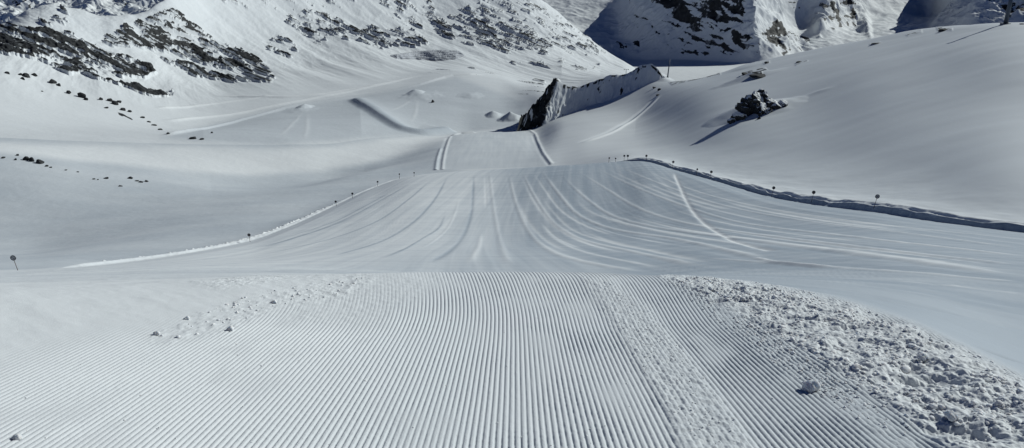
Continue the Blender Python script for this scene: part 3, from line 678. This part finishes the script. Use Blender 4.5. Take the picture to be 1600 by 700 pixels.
# ------------------------------------------------------------------ distant valley and mountains
def build_far():
    XF = np.linspace(-1.0, 0.95, 1500)
    rr = [[(-500,170,1700),(850,170,1700),(1100,165,1700),(1900,165,1700)],
          [(-500,120,2000),(300,120,2000),(850,118,2000),(1000,119,2000),(1200,120,2000),(1900,110,2000)],
          [(-500,70,2500),(0,62,2500),(300,50,2500),(600,60,2700),(850,84,2900),(960,90,2900),(1000,94,2850),(1060,93,2700),(1120,96,2500),(1165,99,2380),(1200,97,2350),(1262,90,2450),(1330,78,2500),(1450,55,2700),(1520,48,2500),(1600,42,2400),(1900,30,2300)],
          [(-500,20,2750),(0,18,2750),(120,12,2800),(200,4,2850),(300,-20,2900),(600,-20,3100),(850,42,3200),(940,46,3200),(968,52,3150),(985,46,3100),(1010,28,3020),(1060,10,2880),(1120,-14,2700),(1160,-24,2620),(1182,-6,2560),(1210,34,2640),(1250,50,2760),(1290,22,2820),(1340,46,2900),(1400,24,3100),(1450,30,3200),(1500,14,2800),(1560,-6,2700),(1900,-30,2600)],
          [(-500,-60,3000),(0,-50,3000),(300,-80,3100),(600,-80,3500),(850,-10,3650),(950,-14,3650),(985,-4,3300),(1010,-10,3150),(1060,-20,3050),(1120,-34,2900),(1182,-44,2800),(1230,-40,2900),(1290,-40,2950),(1400,-30,3400),(1450,-36,3400),(1500,-40,3000),(1560,-46,2900),(1900,-60,2800)],
          [(-500,60,4500),(850,60,4500),(1000,60,4500),(1900,60,4500)]]
    ny_, nzv = [], []
    for pts in rr:
        u, v, y = map(np.array, zip(*pts)); Xk, T = ray(u, v); yy = np.exp(pchip(Xk, np.log(y), XF)); ny_.append(gblur(yy, 3, 0)); nzv.append(gblur(pchip(Xk, T, XF), 3, 0)*ny_[-1])
    ny_, nzv = np.array(ny_), np.array(nzv); h = np.diff(ny_, axis=0); m_ = pslopes(h, np.diff(nzv, axis=0)/h)
    Yl, Zl, Sl = [], [], []
    for seg, n in enumerate((30, 60, 150, 130, 30)):
        for t in np.arange(n)/n:
            y = ny_[seg]*(ny_[seg+1]/ny_[seg])**t; tt = (y-ny_[seg])/h[seg]
            Yl.append(y); Sl.append(seg+t); Zl.append((2*tt**3-3*tt**2+1)*nzv[seg]+(tt**3-2*tt**2+tt)*h[seg]*m_[seg]+(-2*tt**3+3*tt**2)*nzv[seg+1]+(tt**3-tt**2)*h[seg]*m_[seg+1])
    Yf, Zf, Sf = np.array(Yl), np.array(Zl), np.array(Sl)[:, None]*np.ones((1, len(XF))); Xf = XF[None, :]*Yf
    u, v = project(Xf, Yf, Zf)
    mt = sstep(2.0, 2.35, Sf); glac = polymask(u, v, [(700,-400),(1040,-400),(985,30),(966,56),(1000,66),(990,78),(700,80)], 8)
    lit = np.maximum(glac, polymask(u, v, [(1215,-60),(1280,60),(1300,30),(1360,60),(1350,0),(1340,-200),(1500,-200),(1490,10),(1455,48),(1300,95),(1225,60)], 6))
    n1 = ridged(Xf*0.0045, Yf*0.0045+Zf*0.004, 5, 401); n2 = fbm(Xf*0.012, Zf*0.012, 5, 403, .6); n3 = ridged(Xf*0.012, Zf*0.006, 4, 405)
    Zf = Zf+mt*(1-0.85*lit)*(46*n1+12*n3)+mt*lit*8*n1 + 1.5*fbm(Xf*.004, Yf*.004, 3, 407)
    Yf = Yf+mt*(1-0.85*lit)*18*n3; Xf = Xf+mt*(1-0.8*lit)*14*n2
    rd = np.zeros_like(u)
    def ar(pts, val, soft=8):
        nonlocal rd
        rd = np.maximum(rd, val*polymask(u, v, pts, soft))
    ar([(1000,-60),(1160,-60),(1165,30),(1160,85),(1120,70),(1060,52),(1010,15)], .85, 14)
    ar([(985,-60),(1190,-60),(1195,95),(1060,92),(975,60)], .42, 10)  # broken rock spread here to darken the shaded snow apron
    ar([(1185,60),(1200,50),(1265,62),(1262,84),(1220,96),(1188,80)], .8, 6)
    ar([(1270,-60),(1325,-60),(1345,38),(1335,52),(1290,50),(1278,20)], .68, 8)
    ar([(955,66),(998,70),(1000,84),(970,88)], .6, 5)
    ar([(-500,-100),(260,-100),(240,20),(160,24),(60,10),(40,40),(-500,60)], .52, 8)
    ar([(1500,-60),(1900,-60),(1900,30),(1540,34)], .45, 8)
    ar([(1180,-60),(1270,-60),(1262,20),(1240,22)], .42, 8)
    rk = 0.62*sstep(0.32, 0.62, rd*0.66+0.8*n2+0.35*n3-0.12+1.15*fbm(Xf*0.03+Zf*0.01, Zf*0.05, 5, 411, .6))*sstep(.15, .35, rd)
    o = grid_mesh('distant_mountains', Xf, Yf, Zf, M_MTN, None, {'rock': rk, 'tone': np.full_like(rk, .9)}); tag(o, kind='structure')
build_far()

# ------------------------------------------------------------------ boulders and outcrops
def rock_obj(name, p, size, seed, mat, label, cat, group=None, sub=3, chunky=0.5):
    bm = bmesh.new(); bmesh.ops.create_icosphere(bm, subdivisions=sub, radius=1); rs = random.Random(seed)
    planes = [(Vector((rs.gauss(0,1), rs.gauss(0,1), rs.gauss(0,1))).normalized(), rs.uniform(.45, .85)) for _ in range(12)]
    co = np.array([v.co[:] for v in bm.verts]); nn = fbm(co[:,0]*2.3+seed, co[:,1]*2.3+co[:,2]*3.1, 4, seed)
    for v, k in zip(bm.verts, nn):
        c = v.co*(1+chunky*float(k))
        for n, d_ in planes:
            e = c.dot(n)-d_
            if e > 0: c -= n*e*0.8
        v.co = Vector((c.x*size[0], c.y*size[1], c.z*size[2]))
    o = bm_obj(name, bm, mat, None, False, p); return tag(o, label, cat, group)
def put_rock(u, v, wpx, hpx, seed, mat, name, label, cat, group=None, sub=2, depth=1.0):
    p = hit(u, v); k = p.y/F; a, b = wpx*k/2, hpx*k/2
    return rock_obj(name, (p.x, p.y, p.z+b*0.35), (a*1.25, a*1.25*depth, b*1.6), seed, mat, label, cat, group, sub)

def build_outcrop():
    """the shaggy cliff on the right hill: a pile of fused blocks in one mesh"""
    p = hit(1180, 178); k = p.y/F; bm = bmesh.new(); rs = random.Random(5)
    blocks = [(1165,172,22,24),(1172,158,26,24),(1184,150,28,26),(1196,148,26,26),(1204,158,20,18),(1180,168,24,18),(1192,164,22,18),(1214,158,24,16),(1228,152,16,9),(1152,180,18,14),(1140,188,12,8),(1160,158,16,12),(1200,172,18,14),(1160,178,12,10),(1174,146,18,16),(1210,152,14,12),(1186,178,8,12)]
    for i, (u, v, wp, hp) in enumerate(blocks):
        c = Vector(((u-1180)*k, (178-v)*k*0.75+rs.uniform(-2, 2), (178-v)*k*0.62-1.0)); t = bmesh.new(); bmesh.ops.create_icosphere(t, subdivisions=3, radius=1)
        co = np.array([q.co[:] for q in t.verts]); nn = fbm(co[:,0]*2+i*5, co[:,1]*2+co[:,2]*3, 4, 500+i, .6); planes = [(Vector((rs.gauss(0,1), rs.gauss(0,1), rs.gauss(0,.6))).normalized(), rs.uniform(.4,.8)) for _ in range(9)]
        for q, n_ in zip(t.verts, nn):
            cc = q.co*(1+.6*float(n_))
            for n, d_ in planes:
                e = cc.dot(n)-d_
                if e > 0: cc -= n*e*0.85
            q.co = Vector((cc.x*wp*k*.62, cc.y*wp*k*.62, cc.z*hp*k*.7))+c
        me = bpy.data.meshes.new('tmp'); t.to_mesh(me); t.free(); bm.from_mesh(me); bpy.data.meshes.remove(me)
    o = bm_obj('rock_outcrop', bm, M_ROCK, None, False, p); tag(o, 'shaggy dark rock outcrop with snow caught on its ledges, with a long shadow', 'outcrop')
build_outcrop()
brow = [(1164,117,14,9,'dark rock rib on the brow above the shaggy outcrop'),(1186,120,34,7,'low dark ledge of rock above the shaggy outcrop'),(1186,186,7,10,'small dark rock just below the shaggy outcrop'),(1198,99,9,5,'little rock notch on the skyline above the low ledge'),
        (1474,48,22,7,'flat dark rock on the skyline where the blue shade begins'),(1370,68,16,3,'thin dark rock rib on the upper right hill'),(1250,97,16,3,'thin rock rib at the left end of the upper right hill'),(1597,38,10,3,'dark rock on the skyline right of the lift tower')]
for i, (u, v, a, b, lab) in enumerate(brow): put_rock(u, v, a*.8, b*.55, 40+i, M_ROCKS, 'rock', lab, 'rock', None, 3)
LG = 'dark rocks in a scattered chain along the shoulder below the left crag'
LL = 'small dark rock poking out of the snow in the scattered chain below the left crag'
for i, (u, v, a, b) in enumerate([(12,115,7,5),(32,117,6,4),(41,120,12,7),(54,118,8,5),(36,124,6,4),(82,129,12,6),(92,134,7,4),(108,146,7,6),(128,152,12,9),(134,156,6,5),(66,143,3,2),(158,156,6,6),(172,158,9,6),(180,163,11,6),(186,160,7,5),(166,169,7,3),(192,172,8,5),(203,175,7,4),(222,184,7,3),(233,191,6,3),(240,196,9,3),(250,203,8,3),(263,209,6,3)]):
    put_rock(u, v, a, b, 60+i, M_ROCKS, 'rock', LL, 'rock', LG, 2)
for i, (u, v, a, b, lab) in enumerate([(301,217,11,5,'larger of two dark boulders lying together at the foot of the left slope'),(315,218,7,3,'smaller of two dark boulders lying together at the foot of the left slope'),(331,208,4,3,'lone little boulder just above the two boulders at the slope foot'),
     (676,160,5,5,'small dark boulder beside the upper jump in the bowl'),(1022,138,5,4,'left of two tiny dark rocks by the saddle track'),(1030,141,5,4,'right of two tiny dark rocks by the saddle track'),(1028,149,6,2,'flat dark rock just under the two tiny ones by the saddle track')]):
    put_rock(u, v, a, b, 90+i, M_ROCKS, 'rock', lab, 'rock', None, 2)
LG2 = 'dark rocks in a loose row on the left snowfield'; LL2 = 'dark rock sticking out of the snow in the loose row across the left snowfield'
for i, (u, v, a, b) in enumerate([(5,247,6,3),(24,250,5,3),(42,250,9,6),(50,252,8,7),(63,255,12,8),(73,260,5,3),(79,262,4,2),(28,243,5,3),(103,266,4,2),(122,269,4,2),(147,280,5,2),(153,281,3,2),(166,279,8,3),(188,291,6,2),(203,279,8,4),(214,283,6,2),(221,285,8,3),(229,284,6,3)]):
    put_rock(u, v, a, b, 120+i, M_ROCKS, 'rock', LL2, 'rock', LG2, 2)

# pale layered slab at the foot of the massif
def build_slab():
    out = [(613,88),(640,84),(680,79),(716,80),(724,86),(712,92),(680,95),(650,92),(620,93)]
    n1, n2 = 150, 46; uu = np.linspace(610, 726, n1); x_, y_, z_ = (np.zeros((n2, n1)) for _ in range(3))
    top = np.interp(uu, [610,640,680,716,726], [87,83,78,79,86]); bot = np.interp(uu, [610,620,650,680,712,726], [88,92.5,93,96,93,87])
    for j, u in enumerate(uu):
        for i in range(n2):
            v = bot[j]+(top[j]-bot[j])*i/(n2-1); p = hit(u, v); x_[i, j], y_[i, j], z_[i, j] = p
    prof = np.sin(np.linspace(0, math.pi, n2))[:, None]**0.5*np.sin(np.linspace(0.02, math.pi-0.02, n1))[None, :]**0.3
    ph = (np.arange(n2)[:, None]/n2*7+np.arange(n1)[None, :]/n1*4.0+0.8*fbm(x_*0.03, y_*0.03, 3, 601)); saw = ph-np.floor(ph)
    z_ = gblur(gblur(z_, 3, 0), 3, 1); z_ += prof*(1.0+5.0*saw)-0.9*(1-prof); y_ -= prof*2.0
    o = grid_mesh('layered_rock_slab', x_, y_, z_, M_SLAB, None, {'tone': np.clip(saw*1.2+0.5*fbm(x_*0.08, y_*0.05, 3, 603), 0, 1)*sstep(0, .25, prof)}); tag(o, 'pale grey striped slab of layered rock at the foot of the rocky massif', 'rock slab')
build_slab()

# ------------------------------------------------------------------ piste marker poles
def marker(base, top, y_hint, disc_px, label, pale=False, tilt=0.0):
    p = hit(*base); Xr, Tr = ray(*top); k = p.y
    tp = Vector((float(Xr*k), k, float(Tr*k))); h = tp-p
    t = empty('piste_marker', p, label, 'piste marker', 'piste marker poles along the piste edges')
    bm = bmesh.new(); cyl(bm, (0,0,-0.4), h, 0.045*max(1, k/170), 0.035*max(1, k/170), 10); bm_obj('pole', bm, M_WOOD, t)
    r = disc_px*k/F/2; ax = h.normalized(); f = Vector((0, -1, 0)); f = (f-ax*f.dot(ax)).normalized()
    bm = bmesh.new(); cyl(bm, h-f*0.03, h+f*0.03, r, r, 28); dc = bm_obj('disc', bm, M_DISC if pale else M_BLACK, t)
    bm = bmesh.new(); n = 28; q = f.to_track_quat('Z', 'Y')
    for i in range(n):
        a0, a1 = 2*math.pi*i/n, 2*math.pi*(i+1)/n
        pr = [(rr_*math.cos(a), rr_*math.sin(a), zz_) for a in (a0, a1) for rr_, zz_ in ((r*.74, .045), (r*1.04, .045), (r*1.04, -.045), (r*.74, -.045))]
        vs = [bm.verts.new(h+q @ Vector(c)) for c in pr]
        for j in range(4): bm.faces.new((vs[j], vs[(j+1) % 4], vs[4+(j+1) % 4], vs[4+j]))
    bmesh.ops.remove_doubles(bm, verts=bm.verts, dist=1e-5); bmesh.ops.recalc_face_normals(bm, faces=bm.faces)
    bm_obj('rim', bm, M_RIM, dc)
    if pale:                                                    # a slanted dark bar across the pale disc
        bm = bmesh.new(); box(bm, h+f*0.04, (r*1.3, 0.02, r*.22), Matrix.Rotation(0.35, 3, 'Y')); bm_obj('bar', bm, M_RIM, dc)
MK = [((28.5,422.5),(20.5,403),9,'nearest piste marker, pale barred disc with dark rim on the far left',True),
      ((391,378),(389,367),5,'lone piste marker halfway down the left piste edge',False),
      ((526,322),(524.5,315),3.6,'lower of two piste markers close together on the left piste edge',False),
      ((551,310),(550.5,302.5),3.6,'upper of two piste markers close together on the left piste edge',False),
      ((590,291),(590,284),3,'thin piste marker just before the left edge bends over the brow',False),
      ((624,279),(624,272),2.2,'left of two faint marker stakes on the left brow of the piste',False),
      ((647,276),(647,270),2.2,'right of two faint marker stakes on the left brow of the piste',False),
      ((951,254),(952,247),2.6,'tiny piste marker at the left end of the right brow',False),
      ((962,253),(962,247.5),2.4,'tiny piste marker second from the left end of the right brow',False),
      ((975,252),(975.5,243.5),3.2,'left one of a pair of piste markers standing close together on the right brow',False),
      ((981,251.5),(981,243.5),3.6,'right one of a pair of piste markers standing close together on the right brow',False),
      ((1010,251),(1010,243.5),3.6,'piste marker standing alone right of the pair on the right brow',False),
      ((1050,263),(1052,253),3.8,'piste marker where the ski track leaves the right edge of the piste',False),
      ((1088,275),(1089.5,264.5),3.0,'narrow piste marker with a thin upright head left of its round neighbour',False),
      ((1109,280),(1111.5,268.5),4.2,'round piste marker close right of the narrow one on the right bank',False),
      ((1205,307),(1209,293.5),5,'third nearest piste marker on the right bank, dark round disc',False),
      ((1267,317),(1271.5,300.5),5.6,'second nearest piste marker on the right bank, solid dark disc',False),
      ((1364,327),(1371,307),7,'nearest piste marker on the right bank, pale disc with dark rim',True)]
for b, t, dpx, lab, pale in MK: marker(b, t, None, dpx, lab, pale)

# ------------------------------------------------------------------ lift towers and mast
def tower(u, v, hgt, r, label, arm=True, armw=3.0, ang=0.3):
    p = hit(u, v); t = empty('lift_tower', p, label, 'lift tower', 'ski lift towers')
    bm = bmesh.new(); box(bm, (0, 0, 0.1), (r*3.4, r*3.4, 1.0)); bmesh.ops.bevel(bm, geom=bm.edges[:], offset=0.08, segments=1, affect='EDGES'); bm_obj('footing', bm, M_STEEL, t)
    bm = bmesh.new(); cyl(bm, (0,0,0.4), (0,0,hgt), r, r*0.7, 20); bm_obj('mast', bm, M_STEEL, t, True)
    if arm:
        bm = bmesh.new(); rt = Matrix.Rotation(ang, 3, 'Z'); box(bm, (0,0,hgt+0.15), (armw*2, r*1.0, r*0.9), rt); bm_obj('crossarm', bm, M_STEEL, t)
        for s in (-1, 1):
            c = rt @ Vector((s*armw*0.92, 0, hgt-0.15)); bm = bmesh.new(); box(bm, c, (r*.5, 3.2 if r > .3 else 2.0, r*.5), rt)
            for k in range(4):
                cc = c+rt @ Vector((r*.4, (k-1.5)*0.8, 0.25)); cyl(bm, cc-rt @ Vector((.08,0,0)), cc+rt @ Vector((.08,0,0)), .28, .28, 14)
            bm_obj('sheave_train', bm, M_STEEL, t)
    return t
tt_ = tower(1571, 38, 22.0, 1.15, 'thick dark lift tower standing on the skyline at the upper right')
p = tt_.location; bm = bmesh.new(); 
for i in range(14): cyl(bm, (1.35, -0.2, 1+i*0.8), (1.35, 0.2, 1+i*0.8), .03, .03, 6)
cyl(bm, (1.35,-0.2,0.6), (1.35,-0.2,12.5), .03, .03, 6); cyl(bm, (1.35,0.2,0.6), (1.35,0.2,12.5), .03, .03, 6); bm_obj('ladder', bm, M_STEEL, tt_)
bm = bmesh.new(); box(bm, (1.3, -0.6, 4.5), (0.8, 0.6, 1.4)); bmesh.ops.bevel(bm, geom=bm.edges[:], offset=0.05, segments=1, affect='EDGES'); bm_obj('control_box', bm, M_STEEL, tt_)
tower(978, 119, 6.6, 0.28, 'small T-shaped lift tower behind the rocky spur', True, 2.4, 0.1)
pm_ = hit(1043, 121); ms = empty('slender_mast', pm_, 'slender dark mast on the snowy saddle right of the rocky spur', 'mast')
bm = bmesh.new(); cyl(bm, (0,0,-0.5), (0.9,0,15.5), 0.62, 0.32, 14); bm_obj('shaft', bm, M_STEEL, ms, True)
bm = bmesh.new(); cyl(bm, (0,0,-0.5), (0,0,0.7), 0.95, 0.9, 14); bm_obj('footing', bm, M_STEEL, ms)
